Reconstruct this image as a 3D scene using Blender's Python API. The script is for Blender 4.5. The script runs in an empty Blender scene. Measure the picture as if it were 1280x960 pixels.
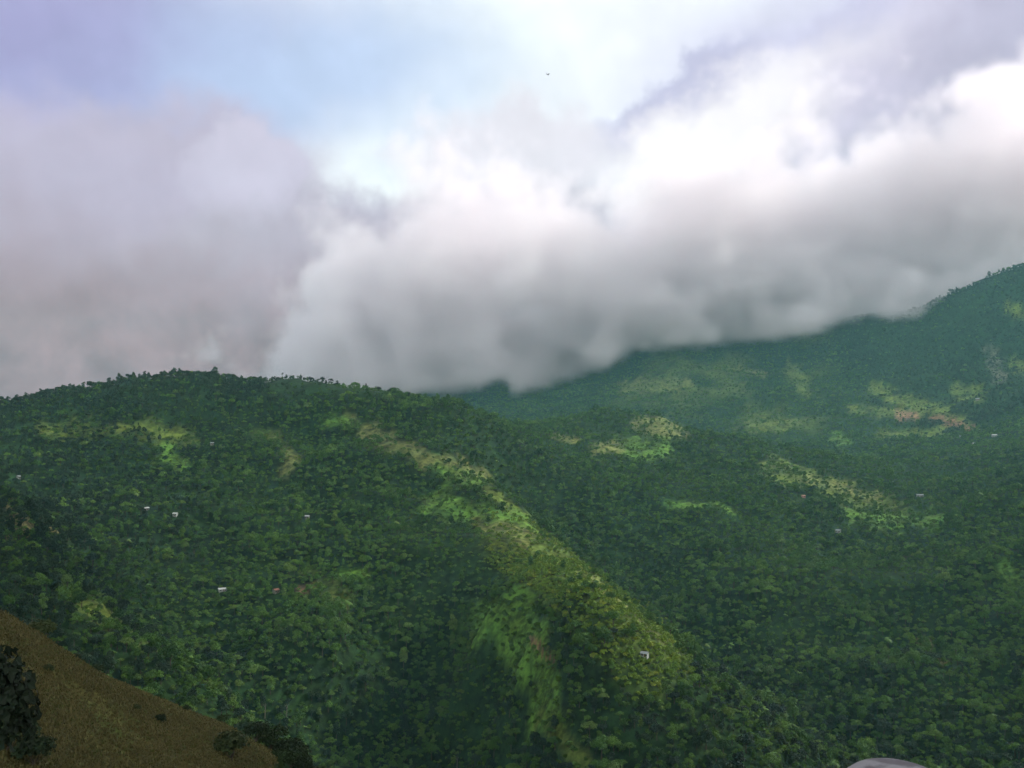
import bpy, math, random
import numpy as np
from mathutils import Vector, Matrix

random.seed(7)
RNG = np.random.default_rng(7)
SC = bpy.context.scene
COL = SC.collection

# ------------------------------------------------------------------ camera model
F = 1204.0                      # focal length in photo pixels (1280 wide)
PITCH = math.atan((540 - 480) / F)
CP, SP = math.cos(PITCH), math.sin(PITCH)


def ray(u, v):
    x, yu, zf = (u - 640) / F, -(v - 480) / F, 1.0
    return x, zf * CP - yu * SP, zf * SP + yu * CP


def P(u, v, Y):
    x, y, z = ray(u, v)
    return (x / y * Y, Y, z / y * Y)


def project(x, y, z):
    d = y * CP + z * SP
    yu = -y * SP + z * CP
    d = np.maximum(d, 1e-3)
    return 640 + F * x / d, 480 - F * yu / d


# ------------------------------------------------------------------ numpy noise
def _hash(ix, iy, seed):
    h = (ix.astype(np.int64) * 374761393 + iy.astype(np.int64) * 668265263 + seed * 974634777) & 0x7FFFFFFF
    h = ((h ^ (h >> 13)) * 1274126177) & 0x7FFFFFFF
    h = h ^ (h >> 16)
    return (h & 0xFFFF) / 65535.0


def vnoise(x, y, seed=0):
    x0, y0 = np.floor(x), np.floor(y)
    fx, fy = x - x0, y - y0
    fx = fx * fx * fx * (fx * (fx * 6 - 15) + 10)
    fy = fy * fy * fy * (fy * (fy * 6 - 15) + 10)
    a = _hash(x0, y0, seed)
    b = _hash(x0 + 1, y0, seed)
    c = _hash(x0, y0 + 1, seed)
    d = _hash(x0 + 1, y0 + 1, seed)
    return (a + (b - a) * fx) * (1 - fy) + (c + (d - c) * fx) * fy - 0.5


def fbm(x, y, scale, octaves=4, seed=0, gain=0.5):
    s, amp, tot = 0.0, 1.0, 0.0
    x, y = x / scale, y / scale
    for k in range(octaves):
        c, sn = math.cos(0.6 * k + 0.3), math.sin(0.6 * k + 0.3)
        s = s + amp * vnoise(x * c - y * sn + 17.3 * k, x * sn + y * c - 9.1 * k, seed + k * 13)
        tot += amp
        amp *= gain
        x, y = x * 2.03, y * 2.03
    return s / tot * 2.0            # about -1 .. 1


# ------------------------------------------------------------------ terrain control points
CTRL = []


def cp(*pts):
    for u, v, Y in pts:
        CTRL.append(P(u, v, Y))


def cw(*pts):
    CTRL.extend(pts)


# skyline of the mountain on the left
cp((-330, 520, 1450), (-150, 520, 1480), (0, 510, 1500), (60, 496, 1550), (150, 481, 1600), (210, 475, 1630), (280, 471, 1650), (335, 481, 1600),
   (400, 485, 1550), (450, 490, 1500), (500, 494, 1480), (545, 502, 1450))
# its face
cp((0, 570, 1330), (100, 560, 1400), (250, 540, 1450), (380, 540, 1430), (100, 610, 1250), (200, 640, 1170), (300, 600, 1290),
   (380, 620, 1220), (250, 720, 1010), (350, 720, 1000), (330, 800, 880), (420, 800, 850), (470, 700, 1010), (500, 620, 1180))
# near spur on the far left
cp((-150, 560, 900), (0, 640, 830), (90, 730, 740), (190, 808, 660), (250, 870, 610), (-100, 680, 640), (60, 800, 600), (150, 880, 560))
# gully behind that spur
cp((60, 655, 1050), (170, 745, 900), (270, 840, 830), (320, 910, 770))
# crest of the middle spur
cp((430, 512, 1450), (460, 545, 1370), (530, 570, 1290), (600, 600, 1210), (660, 660, 1080), (735, 715, 960), (830, 803, 800),
   (900, 858, 720), (1000, 940, 620), (1080, 1010, 550))
# left shoulder of the spur and its dark flank
cp((545, 620, 1200), (590, 660, 1090), (635, 740, 890), (612, 780, 830), (650, 822, 745), (685, 890, 665), (725, 960, 605), (765, 1040, 545),
   (575, 770, 930), (560, 850, 870), (605, 920, 775), (470, 860, 860), (420, 930, 800), (520, 980, 740), (620, 1010, 680))
# valley behind the spur
cp((640, 615, 1370), (720, 690, 1250), (800, 760, 1110), (880, 820, 1000), (980, 890, 870), (1080, 960, 765))
# forest slope on the right
cp((1000, 620, 1480), (1100, 690, 1260), (1000, 720, 1130), (920, 740, 1090), (1000, 830, 930), (1100, 800, 980), (1100, 900, 810),
   (1280, 960, 660), (1280, 850, 800), (1280, 760, 930), (1280, 680, 1090), (1280, 620, 1280), (1400, 850, 720), (1450, 700, 950),
   (1200, 640, 1330), (900, 650, 1330), (820, 640, 1370), (740, 610, 1430))
# middle ridge with the knoll
cp((620, 526, 1750), (690, 532, 1880), (740, 520, 1960), (785, 517, 1990), (850, 537, 1880), (930, 552, 1850), (1010, 572, 1780), (1090, 585, 1760),
   (800, 560, 1740), (700, 570, 1600), (960, 588, 1640), (1130, 640, 1450), (1180, 590, 1740), (1280, 562, 1720), (1400, 540, 1700), (580, 512, 1520))
# dip behind the middle ridge
cw((-60, 2250, -45), (250, 2250, -60), (550, 2150, -70), (800, 2050, -60))
# far slope
cp((640, 520, 2950), (760, 500, 2950), (900, 520, 2650), (1000, 540, 2450), (1100, 552, 2270), (1130, 520, 2480), (1215, 533, 2280), (1060, 500, 2620),
   (820, 480, 3100), (940, 475, 3050), (560, 510, 3200))
# far skyline, hidden by cloud above
cp((545, 487, 3350), (600, 478, 3400), (660, 474, 3400), (720, 466, 3420), (770, 448, 3420), (815, 434, 3400), (860, 429, 3400), (905, 431, 3400), (980, 427, 3350),
   (1060, 411, 3250), (1120, 396, 3160), (1170, 380, 3080), (1220, 360, 2980), (1280, 337, 2880), (1400, 315, 2750), (1600, 310, 2600))
# the same mountain carried on up inside the low cloud
cp((500, 455, 3620), (600, 440, 3650), (700, 430, 3680), (800, 402, 3680), (880, 398, 3680), (960, 402, 3600), (1040, 395, 3480))
cp((1150, 450, 2780), (1250, 450, 2600), (1280, 400, 2720), (1090, 470, 2820), (1280, 500, 2320), (1200, 500, 2480), (1450, 420, 2400), (980, 460, 3200))
# back sides
cw((-900, 2150, -40), (-500, 2250, -60), (-250, 2150, -60), (-1500, 2000, -40), (-1500, 1400, 20), (-2600, 2000, 40),
   (-800, 4300, 60), (0, 4300, 60), (800, 4300, 100), (1500, 4000, 250), (2300, 3600, 250), (-2000, 4200, 20), (3200, 2200, 150),
   (-4500, 4500, 0), (0, 6500, 0), (4500, 4500, 100), (4500, 0, 0), (-4500, 0, 0), (0, -4500, 0), (-4500, -4500, 0), (4500, -4500, 0))
# hillside the photographer stands on, falling into the valley
cw((0, -60, 8), (-120, -60, 5), (120, -60, 8), (0, -300, 50), (-400, -300, 45), (400, -300, 50), (0, 0, -1.9), (-15, 0, -2.2), (15, 0, -2.2),
   (0, 15, -7.2), (5.6, 14, -6.6), (14, 15, -7.5), (0, 40, -24), (15, 40, -24), (0, 100, -55), (60, 100, -60), (130, 100, -62), (300, 100, -70), (60, 200, -108), (160, 220, -115),
   (400, 260, -120), (40, 320, -160), (150, 330, -165), (400, 400, -170), (30, 430, -205), (140, 450, -215), (330, 480, -205), (-60, 420, -200),
   (-150, 430, -195), (700, 450, -130), (700, 100, -40), (1200, 500, -80))
# brown grassy shoulder, lower left
cp((-160, 690, 128), (-80, 725, 138), (0, 764, 148), (60, 801, 158), (150, 853, 172), (210, 884, 181), (270, 907, 189), (340, 932, 197), (430, 1010, 212), (520, 1090, 225),
   (0, 860, 112), (60, 960, 100), (150, 960, 120), (255, 972, 148), (330, 1000, 168), (420, 1060, 180), (0, 960, 88))
cw((-95, 60, -27), (-60, 60, -29), (-30, 60, -32), (-45, 30, -17), (-180, 150, -30), (-220, 60, -5), (-130, 230, -82), (-70, 260, -112), (-200, 260, -80), (-230, 380, -110),
   (-300, 450, -120), (-420, 300, -60), (-700, 400, -10), (-30, 235, -108))

CT = np.array(CTRL, float)
C2 = 45.0 ** 2
SX = 1000.0


def _phi(d2):
    return np.sqrt(d2 / SX ** 2 + C2 / SX ** 2)


def _solve():
    n = len(CT)
    d2 = ((CT[:, None, :2] - CT[None, :, :2]) ** 2).sum(-1)
    A = _phi(d2)
    lam = 2e-4 * (1 + np.hypot(CT[:, 0], CT[:, 1]) / 1500)
    A[np.arange(n), np.arange(n)] -= lam
    Q = np.c_[np.ones(n), CT[:, 0] / SX, CT[:, 1] / SX]
    M = np.block([[A, Q], [Q.T, np.zeros((3, 3))]])
    s = np.linalg.solve(M, np.r_[CT[:, 2], np.zeros(3)])
    return s[:n], s[n:]


WT, PL = _solve()


def base_height(x, y):
    out = PL[0] + PL[1] * x / SX + PL[2] * y / SX
    for k in range(len(CT)):
        out = out + WT[k] * _phi((x - CT[k, 0]) ** 2 + (y - CT[k, 1]) ** 2)
    return out


def height(x, y):
    x, y = np.asarray(x, float), np.asarray(y, float)
    z = base_height(x, y)
    r = np.hypot(x, y)
    far = np.clip((r - 250) / 500, 0, 1)
    g = fbm(x, y, 190, 4, 3)
    rid = 1 - np.abs(fbm(x + 400, y, 240, 3, 31)) * 2.2
    rid2 = 1 - np.abs(fbm(x - 900, y, 120, 3, 37)) * 2.2
    z = z + far * (7.5 * g + 11 * (rid - 0.45) + 5.5 * (rid2 - 0.45)) + np.clip((r - 1900) / 900, 0, 1) * (16 * fbm(x, y, 330, 4, 57) - 6 * np.abs(fbm(x, y, 130, 3, 77)))
    z = z + np.clip((r - 40) / 200, 0, 1) * 1.6 * fbm(x, y, 38, 3, 11) + np.clip((r - 10) / 60, 0, 1) * 0.35 * fbm(x, y, 7, 3, 21)
    return z


# ------------------------------------------------------------------ ground cover, drawn where it lies on the hills
# (u, v) give where a clearing lies as seen from the viewpoint; each becomes a patch of the ground itself
UNDER, GRASS, STRAW, DRY, SOIL, OLIVE, PALE = range(7)
COVER_RGB = np.array([(0.016, 0.038, 0.010), (0.095, 0.190, 0.026), (0.140, 0.160, 0.046), (0.150, 0.134, 0.044), (0.20, 0.115, 0.065), (0.105, 0.145, 0.026), (0.12, 0.13, 0.09)])
# polyline, half width px, depth range, cover, tree-free amount
PATCH = [
    ([(432, 514), (462, 543)], 5, (1200, 1600), STRAW, 1),
    ([(455, 538), (500, 558), (545, 575), (604, 602)], 11, (1050, 1500), STRAW, 1),
    ([(600, 602), (635, 630), (668, 664)], 8, (950, 1400), OLIVE, .9),
    ([(548, 585), (600, 606)], 8, (1050, 1500), GRASS, 1),
    ([(545, 628), (590, 640), (655, 662)], 15, (900, 1350), GRASS, .93),
    ([(600, 655), (660, 672)], 9, (900, 1350), STRAW, .8),
    ([(690, 692), (742, 722)], 8, (850, 1150), OLIVE, .9),
    ([(742, 722), (790, 768), (833, 805)], 5, (700, 1000), STRAW, .9),
    ([(606, 775), (640, 772), (655, 800)], 27, (680, 950), GRASS, 1),
    ([(655, 800), (668, 850), (690, 905)], 21, (600, 900), GRASS, .95),
    ([(690, 905), (720, 950)], 13, (560, 800), OLIVE, .8),
    ([(664, 798), (690, 826)], 2.6, (600, 900), SOIL, 1),
    ([(352, 565), (372, 572), (358, 592)], 7, (1100, 1600), STRAW, .95),
    ([(316, 540), (345, 548)], 6, (1200, 1650), OLIVE, .8),
    ([(366, 610), (378, 622)], 6, (1000, 1500), GRASS, .8),
    ([(60, 540), (160, 537), (240, 545)], 11, (1200, 1650), OLIVE, .5),
    ([(210, 565), (230, 590)], 10, (1100, 1650), GRASS, .6),
    ([(400, 525), (440, 530)], 6, (1200, 1600), GRASS, .7),
    ([(88, 738), (140, 770), (192, 806)], 12, (560, 900), OLIVE, .6),
    ([(20, 650), (90, 655)], 17, (600, 1050), DRY, .55),
    ([(395, 726), (425, 745)], 17, (800, 1150), OLIVE, .95),
    ([(375, 736), (395, 728)], 5, (800, 1150), SOIL, 1),
    ([(430, 716), (450, 722)], 10, (800, 1150), GRASS, .8),
    ([(805, 528), (845, 538)], 12, (1650, 2100), STRAW, .95),
    ([(778, 560), (830, 562)], 12, (1500, 2000), GRASS, .9),
    ([(745, 562), (775, 558)], 6, (1500, 2000), STRAW, .7),
    ([(962, 586), (1030, 606), (1090, 625), (1128, 640)], 13, (1300, 1900), OLIVE, .95),
    ([(1010, 600), (1100, 622)], 6, (1300, 1900), STRAW, .95),
    ([(1070, 648), (1120, 650), (1175, 652)], 11, (1200, 1700), GRASS, .95),
    ([(835, 630), (900, 632), (915, 640)], 4, (1200, 1700), GRASS, .9),
    ([(690, 545), (720, 549)], 4, (1500, 2000), STRAW, .7),
    ([(782, 484), (820, 480), (856, 482)], 8, (2700, 3500), STRAW, 1),
    ([(990, 462), (1004, 485)], 9, (2500, 3400), OLIVE, .9),
    ([(915, 460), (955, 470)], 4, (2500, 3500), STRAW, .7),
    ([(1090, 485), (1120, 498), (1180, 515)], 8, (2200, 2900), OLIVE, .75),
    ([(1065, 512), (1180, 517), (1210, 530)], 6, (2100, 2800), OLIVE, .9),
    ([(1165, 523), (1214, 534)], 4, (2050, 2700), SOIL, .95),
    ([(1122, 519), (1142, 522)], 5, (2050, 2800), SOIL, .95),
    ([(1100, 545), (1180, 541)], 6, (2000, 2700), OLIVE, .75),
    ([(940, 535), (985, 530)], 7, (2200, 3000), OLIVE, .8),
    ([(1040, 548), (1060, 550)], 6, (2000, 2700), GRASS, .8),
    ([(1195, 487), (1225, 492)], 9, (2150, 2800), OLIVE, .7),
    ([(1240, 440), (1250, 470)], 9, (2200, 2900), PALE, .3),
    ([(1262, 385), (1280, 395)], 7, (2300, 3000), OLIVE, .5),
    ([(1268, 456), (1290, 460)], 7, (2200, 2900), OLIVE, .5),
    ([(1255, 715), (1285, 750)], 15, (800, 1300), GRASS, .7),
    ([(1150, 800), (1180, 830)], 5, (700, 1100), DRY, .4),
]


def seg_dist(u, v, a, b):
    ax, ay = a
    bx, by = b
    dx, dy = bx - ax, by - ay
    t = np.clip(((u - ax) * dx + (v - ay) * dy) / (dx * dx + dy * dy + 1e-9), 0, 1)
    # patches lie on slopes seen at a low angle: measure distance a little flattened
    return np.hypot(u - ax - t * dx, v - ay - t * dy)


def cover(x, y, z, want_rgb=True):
    """ground colour and tree-free amount (0 forest .. 1 open) at ground points"""
    u, v = project(x, y, z)
    wob = fbm(x, y, 22, 3, 91)
    rgb = np.tile(COVER_RGB[UNDER], (len(x), 1))
    free = np.zeros(len(x))
    for line, w, (y0, y1), kind, amt in PATCH:
        d = np.full(len(x), 1e9)
        for a, b in zip(line[:-1], line[1:]):
            d = np.minimum(d, seg_dist(u, v, a, b))
        m = np.clip((w * (1.0 + 1.1 * wob) - d) / (0.6 * w) + 0.5, 0, 1) * ((y > y0) & (y < y1))
        m = m * np.clip(0.85 + 0.5 * wob, 0, 1)
        rgb += (COVER_RGB[kind] - rgb) * m[:, None]
        free = np.maximum(free, m * amt)
    # scattered openings on the far slope and on the spur
    far = np.clip((y - 2250) / 300, 0, 1) * np.clip((u - 740) / 60, 0, 1) * np.clip((1060 - u) / 60, 0, 1)
    n = fbm(x, y, 120, 3, 5)
    m = far * np.clip((n + 0.18) * 2.2, 0, 1) * 0.72
    rgb += (COVER_RGB[OLIVE] * 0.9 - rgb) * m[:, None]
    free = np.maximum(free, m * 0.8)
    spur = np.full(len(x), 1e9)
    line = [(645, 668), (720, 728), (780, 790), (815, 830)]
    for a, c in zip(line[:-1], line[1:]):
        spur = np.minimum(spur, seg_dist(u, v, a, c))
    m = np.clip((44 - spur) / 25 + 0.5, 0, 1) * ((y > 520) & (y < 1150)) * np.clip(0.75 + 0.5 * n + 0.5 * wob, 0, 1) * 0.9
    rgb += (COVER_RGB[OLIVE] - rgb) * (m * (1 - free))[:, None]
    # brown shoulder, lower left, and the hillside under the viewpoint
    near = (y < 235) & (y > -400)
    edge = np.clip((370 + 20 * wob - u) / 60, 0, 1)
    m = np.where(near & (y > 20) & (x < -20), edge, 0.0)
    n2 = fbm(x, y, 9, 3, 45)
    n3 = fbm(x, y, 40, 3, 46)
    mix = np.clip(0.5 + 0.9 * n2 + 0.6 * n3, 0, 1)[:, None]
    tone = COVER_RGB[DRY] * (1 - mix) + COVER_RGB[OLIVE] * 0.6 * mix
    rgb += (tone - rgb) * m[:, None]
    free = np.maximum(free, m)
    free = np.where(np.hypot(x, y) < 60, 1, free)
    return rgb, free, u, v


# ------------------------------------------------------------------ small helpers
def srgb(r, g, b):
    return tuple(((c / 255 + 0.055) / 1.055) ** 2.4 if c > 10 else c / 255 / 12.92 for c in (r, g, b))


class NT:
    """tiny node-tree builder"""

    def __init__(self, tree):
        self.t = tree

    def n(self, kind, **kw):
        nd = self.t.nodes.new(kind)
        for k, val in kw.items():
            if k.startswith('i_'):
                key = k[2:]
                key = int(key) if key.isdigit() else key.replace('_', ' ')
                self.set(nd.inputs[key], val)
            else:
                setattr(nd, k, val)
        return nd

    def set(self, sock, val):
        if isinstance(val, bpy.types.NodeSocket):
            self.t.links.new(val, sock)
        elif isinstance(val, bpy.types.Node):
            self.t.links.new(val.outputs[0], sock)
        else:
            sock.default_value = val

    def math(self, op, a, b=None, c=None, clamp=False):
        nd = self.t.nodes.new('ShaderNodeMath')
        nd.operation = op
        nd.use_clamp = clamp
        for i, val in enumerate((a, b, c)):
            if val is not None:
                self.set(nd.inputs[i], val)
        return nd.outputs[0]

    def mix(self, fac, a, b, blend='MIX'):
        nd = self.t.nodes.new('ShaderNodeMix')
        nd.data_type = 'RGBA'
        nd.blend_type = blend
        nd.clamp_factor = True
        self.set(nd.inputs[0], fac)
        for s, val in ((nd.inputs[6], a), (nd.inputs[7], b)):
            if isinstance(val, tuple) and len(val) == 3:
                val = val + (1.0,)
            self.set(s, val)
        return nd.outputs[2]

    def smooth(self, x, lo, hi, a=0.0, b=1.0):
        nd = self.t.nodes.new('ShaderNodeMapRange')
        nd.interpolation_type = 'SMOOTHSTEP'
        self.set(nd.inputs[0], x)
        for i, val in zip((1, 2, 3, 4), (lo, hi, a, b)):
            self.set(nd.inputs[i], val)
        return nd.outputs[0]


def material(name):
    m = bpy.data.materials.new(name)
    m.use_nodes = True
    m.node_tree.nodes.clear()
    nt = NT(m.node_tree)
    out = nt.n('ShaderNodeOutputMaterial')
    bs = nt.n('ShaderNodeBsdfPrincipled')
    m.node_tree.links.new(bs.outputs[0], out.inputs[0])
    return m, nt, bs


def simple_mat(name, rgb, rough=0.8, var=0.25, scale=3.0):
    m, nt, bs = material(name)
    tc = nt.n('ShaderNodeTexCoord')
    no = nt.n('ShaderNodeTexNoise', i_Vector=tc.outputs['Object'], i_Scale=scale, i_Detail=5.0)
    lo = tuple(c * (1 - var) for c in rgb)
    hi = tuple(min(1, c * (1 + var)) for c in rgb)
    nt.set(bs.inputs['Base Color'], nt.mix(no.outputs[0], lo, hi))
    bs.inputs['Roughness'].default_value = rough
    return m


def foliage_mat(name, dark, light, alt, patch=260.0, alt_amt=0.5):
    """leaf colour that differs from tree to tree and from grove to grove"""
    m, nt, bs = material(name)
    oi = nt.n('ShaderNodeObjectInfo')
    nz = nt.n('ShaderNodeTexNoise', i_Vector=oi.outputs['Location'], i_Scale=1.0 / patch, i_Detail=3.0)
    grove = nt.smooth(nz.outputs[0], 0.38, 0.66)
    rnd = oi.outputs['Random']
    fac = nt.math('ADD', nt.math('MULTIPLY', grove, 0.45), nt.math('MULTIPLY', rnd, 0.55))
    col = nt.mix(fac, dark, light)
    r2 = nt.math('FRACT', nt.math('MULTIPLY', rnd, 37.7))
    col = nt.mix(nt.smooth(r2, 0.80, 0.95, 0.0, alt_amt), col, alt)
    at = nt.n('ShaderNodeAttribute', attribute_name='leaf')
    lv = nt.math('ADD', 0.72, nt.math('MULTIPLY', at.outputs['Fac'], 0.56))
    hs = nt.n('ShaderNodeHueSaturation', i_Color=col, i_Value=lv)
    nt.set(bs.inputs['Base Color'], hs.outputs[0])
    bs.inputs['Roughness'].default_value = 0.65
    bs.inputs['Specular IOR Level'].default_value = 0.25
    return m


def mesh_obj(name, verts, faces, mats, parent=None, midx=None, attrs=None, smooth=False):
    me = bpy.data.meshes.new(name)
    me.from_pydata([tuple(p) for p in verts], [], [tuple(f) for f in faces])
    for mt in (mats if isinstance(mats, (list, tuple)) else [mats]):
        me.materials.append(mt)
    if midx is not None:
        me.polygons.foreach_set('material_index', np.asarray(midx, dtype=np.int32))
    if attrs:
        for an, vals in attrs.items():
            a = me.attributes.new(an, 'FLOAT', 'FACE')
            a.data.foreach_set('value', np.asarray(vals, dtype=np.float32))
    if smooth:
        me.polygons.foreach_set('use_smooth', np.ones(len(me.polygons), dtype=bool))
    me.update()
    o = bpy.data.objects.new(name, me)
    COL.objects.link(o)
    if parent:
        o.parent = parent
    return o


def tag(o, label=None, cat=None, group=None, kind=None):
    if label:
        o['label'] = label
    if cat:
        o['category'] = cat
    if group:
        o['group'] = group
    if kind:
        o['kind'] = kind
    return o


def empty(name, loc, rz=0.0, s=1.0):
    o = bpy.data.objects.new(name, None)
    COL.objects.link(o)
    o.location = loc
    o.rotation_euler = (0, 0, rz)
    o.scale = (s, s, s)
    return o


# ------------------------------------------------------------------ ground sheet
def build_terrain():
    th = np.concatenate([np.radians(np.arange(-180, -36, 3.0)), np.radians(np.linspace(-36, 36, 861)), np.radians(np.arange(39, 180, 3.0))])
    r = np.exp(np.linspace(math.log(1.5), math.log(4900.0), 930))
    nt_, nr = len(th), len(r)
    R, T = np.meshgrid(r, th, indexing='ij')
    x, y = (R * np.sin(T)).ravel(), (R * np.cos(T)).ravel()
    z = height(x, y)
    rgb, free, u, v = cover(x, y, z)
    verts = np.empty((nt_ * nr + 1, 3), np.float32)
    verts[:-1, 0], verts[:-1, 1], verts[:-1, 2] = x, y, z
    verts[-1] = (0, 0, float(height(np.array([0.0]), np.array([0.0]))[0]))
    idx = np.arange(nt_ * nr).reshape(nr, nt_)
    nxt = np.roll(idx, -1, axis=1)
    quads = np.stack([idx[:-1], idx[1:], nxt[1:], nxt[:-1]], -1).reshape(-1, 4)
    tris = np.stack([np.full(nt_, nt_ * nr), idx[0], nxt[0]], -1)
    me = bpy.data.meshes.new('terrain')
    me.vertices.add(len(verts))
    me.vertices.foreach_set('co', verts.ravel())
    loops = np.concatenate([quads.ravel(), tris.ravel()]).astype(np.int32)
    me.loops.add(len(loops))
    me.loops.foreach_set('vertex_index', loops)
    npoly = len(quads) + len(tris)
    me.polygons.add(npoly)
    starts = np.concatenate([np.arange(len(quads)) * 4, len(quads) * 4 + np.arange(len(tris)) * 3]).astype(np.int32)
    me.polygons.foreach_set('loop_start', starts)
    me.polygons.foreach_set('use_smooth', np.ones(npoly, dtype=bool))
    ca = me.attributes.new('cover', 'FLOAT_COLOR', 'POINT')
    rgba = np.ones((len(verts), 4), np.float32)
    rgba[:-1, :3] = rgb
    rgba[-1, :3] = COVER_RGB[OLIVE]
    ca.data.foreach_set('color', rgba.ravel())
    m, nt, bs = material('hill_ground')
    at = nt.n('ShaderNodeAttribute', attribute_name='cover')
    ge = nt.n('ShaderNodeNewGeometry')
    n1 = nt.n('ShaderNodeTexNoise', i_Vector=ge.outputs['Position'], i_Scale=0.16, i_Detail=9.0, i_Roughness=0.65)
    n2 = nt.n('ShaderNodeTexNoise', i_Vector=ge.outputs['Position'], i_Scale=0.035, i_Detail=5.0)
    val = nt.math('ADD', nt.smooth(n1.outputs[0], 0.36, 0.64, 0.15, 1.05), nt.smooth(n2.outputs[0], 0.3, 0.7, 0.0, 0.6))
    hue = nt.math('ADD', 0.47, nt.math('MULTIPLY', n2.outputs[0], 0.06))
    hs = nt.n('ShaderNodeHueSaturation', i_Hue=hue, i_Value=val, i_Color=at.outputs['Color'])
    nt.set(bs.inputs['Base Color'], hs.outputs[0])
    bs.inputs['Roughness'].default_value = 0.95
    bs.inputs['Specular IOR Level'].default_value = 0.1
    bp = nt.n('ShaderNodeBump', i_Height=n1.outputs[0], i_Strength=0.8, i_Distance=0.6)
    nt.set(bs.inputs['Normal'], bp.outputs[0])
    me.materials.append(m)
    me.update(calc_edges=True)
    me.validate()
    o = bpy.data.objects.new('hills', me)
    COL.objects.link(o)
    tag(o, 'green and brown mountain ground of ridges, spurs and a deep valley', 'hills', kind='structure')
    return o


hills = build_terrain()
# ------------------------------------------------------------------ seeing the ground from the viewpoint
_TH = np.linspace(-0.66, 0.66, 700)
_RR = np.exp(np.linspace(math.log(3.0), math.log(4600.0), 620))
_g_r, _g_t = np.meshgrid(_RR, _TH, indexing='ij')
_GX, _GY = _g_r * np.sin(_g_t), _g_r * np.cos(_g_t)
_GZ = height(_GX.ravel(), _GY.ravel()).reshape(_GX.shape)
_EL = np.maximum.accumulate(_GZ / _g_r, axis=0)


def clear_by(x, y, z):
    """elevation slope of a point above the ground that stands before it (negative: hidden)"""
    r, t = np.hypot(x, y), np.arctan2(x, y)
    it = np.clip(np.rint((t - _TH[0]) / (_TH[1] - _TH[0])).astype(int), 0, len(_TH) - 1)
    ir = np.clip(np.searchsorted(_RR, r) - 2, 0, len(_RR) - 1)
    return z / r - _EL[ir, it]


def hit(u, v, y0=60.0, y1=4300.0):
    """where the line of sight through photo pixel (u, v) meets the ground"""
    x, y, z = ray(u, v)
    Y = np.exp(np.linspace(math.log(y0), math.log(y1), 4000))
    X, Z = x / y * Y, z / y * Y
    h = height(X, Y)
    k = int(np.argmax(h >= Z)) if (h >= Z).any() else int(np.argmax(h - Z))
    return float(X[k]), float(Y[k]), float(h[k])


def crest(u, y0, y1):
    """the skyline point of a ridge along photo column u"""
    x, y, _z = ray(u, 540)
    Y = np.linspace(y0, y1, 600)
    X = x / y * Y
    h = height(X, Y)
    k = int(np.argmax(h / Y))
    return float(X[k]), float(Y[k]), float(h[k])


# ------------------------------------------------------------------ tree shapes
LEAF_A = foliage_mat('forest_leaf', (0.011, 0.042, 0.006), (0.085, 0.190, 0.018), (0.14, 0.22, 0.060))
LEAF_B = foliage_mat('pale_leaf', (0.036, 0.092, 0.011), (0.120, 0.225, 0.026), (0.14, 0.20, 0.040), 150.0)
LEAF_C = foliage_mat('shrub_leaf', (0.085, 0.170, 0.014), (0.190, 0.280, 0.024), (0.24, 0.29, 0.03), 90.0, 0.8)
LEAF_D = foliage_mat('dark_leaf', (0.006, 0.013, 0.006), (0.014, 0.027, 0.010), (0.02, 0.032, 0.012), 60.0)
LEAF_F = foliage_mat('cloud_forest_shade_leaf', (0.006, 0.018, 0.008), (0.024, 0.055, 0.018), (0.05, 0.09, 0.035))  # cloud forest leaf, also planted as painted shade at left and bottom
LEAF_E = foliage_mat('bush_leaf', (0.012, 0.026, 0.009), (0.036, 0.062, 0.015), (0.065, 0.082, 0.018), 40.0)
BARK = simple_mat('bark', (0.075, 0.058, 0.042), 0.9, 0.4, 2.0)
PALE_BARK = simple_mat('pale_bark', (0.20, 0.18, 0.155), 0.85, 0.25, 2.0)


def tube(p0, p1, r0, r1, n=6, base=0):
    p0, p1 = np.array(p0, float), np.array(p1, float)
    d = p1 - p0
    d /= np.linalg.norm(d)
    a = np.cross(d, (0.3, 1, 0.2))
    a /= np.linalg.norm(a)
    b = np.cross(d, a)
    vs, fs = [], []
    for p, r in ((p0, r0), (p1, r1)):
        for k in range(n):
            t = 2 * math.pi * k / n
            vs.append(p + r * (math.cos(t) * a + math.sin(t) * b))
    for k in range(n):
        k2 = (k + 1) % n
        fs.append((base + k, base + k2, base + n + k2, base + n + k))
    fs.append(tuple(base + n + k for k in range(n)))
    return vs, fs


def path_tube(pts, radii, n=6, base=0):
    vs, fs = [], []
    for (p0, p1, r0, r1) in zip(pts[:-1], pts[1:], radii[:-1], radii[1:]):
        v, f = tube(p0, p1, r0, r1, n, base + len(vs))
        vs += v
        fs += f
    return vs, fs


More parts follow.
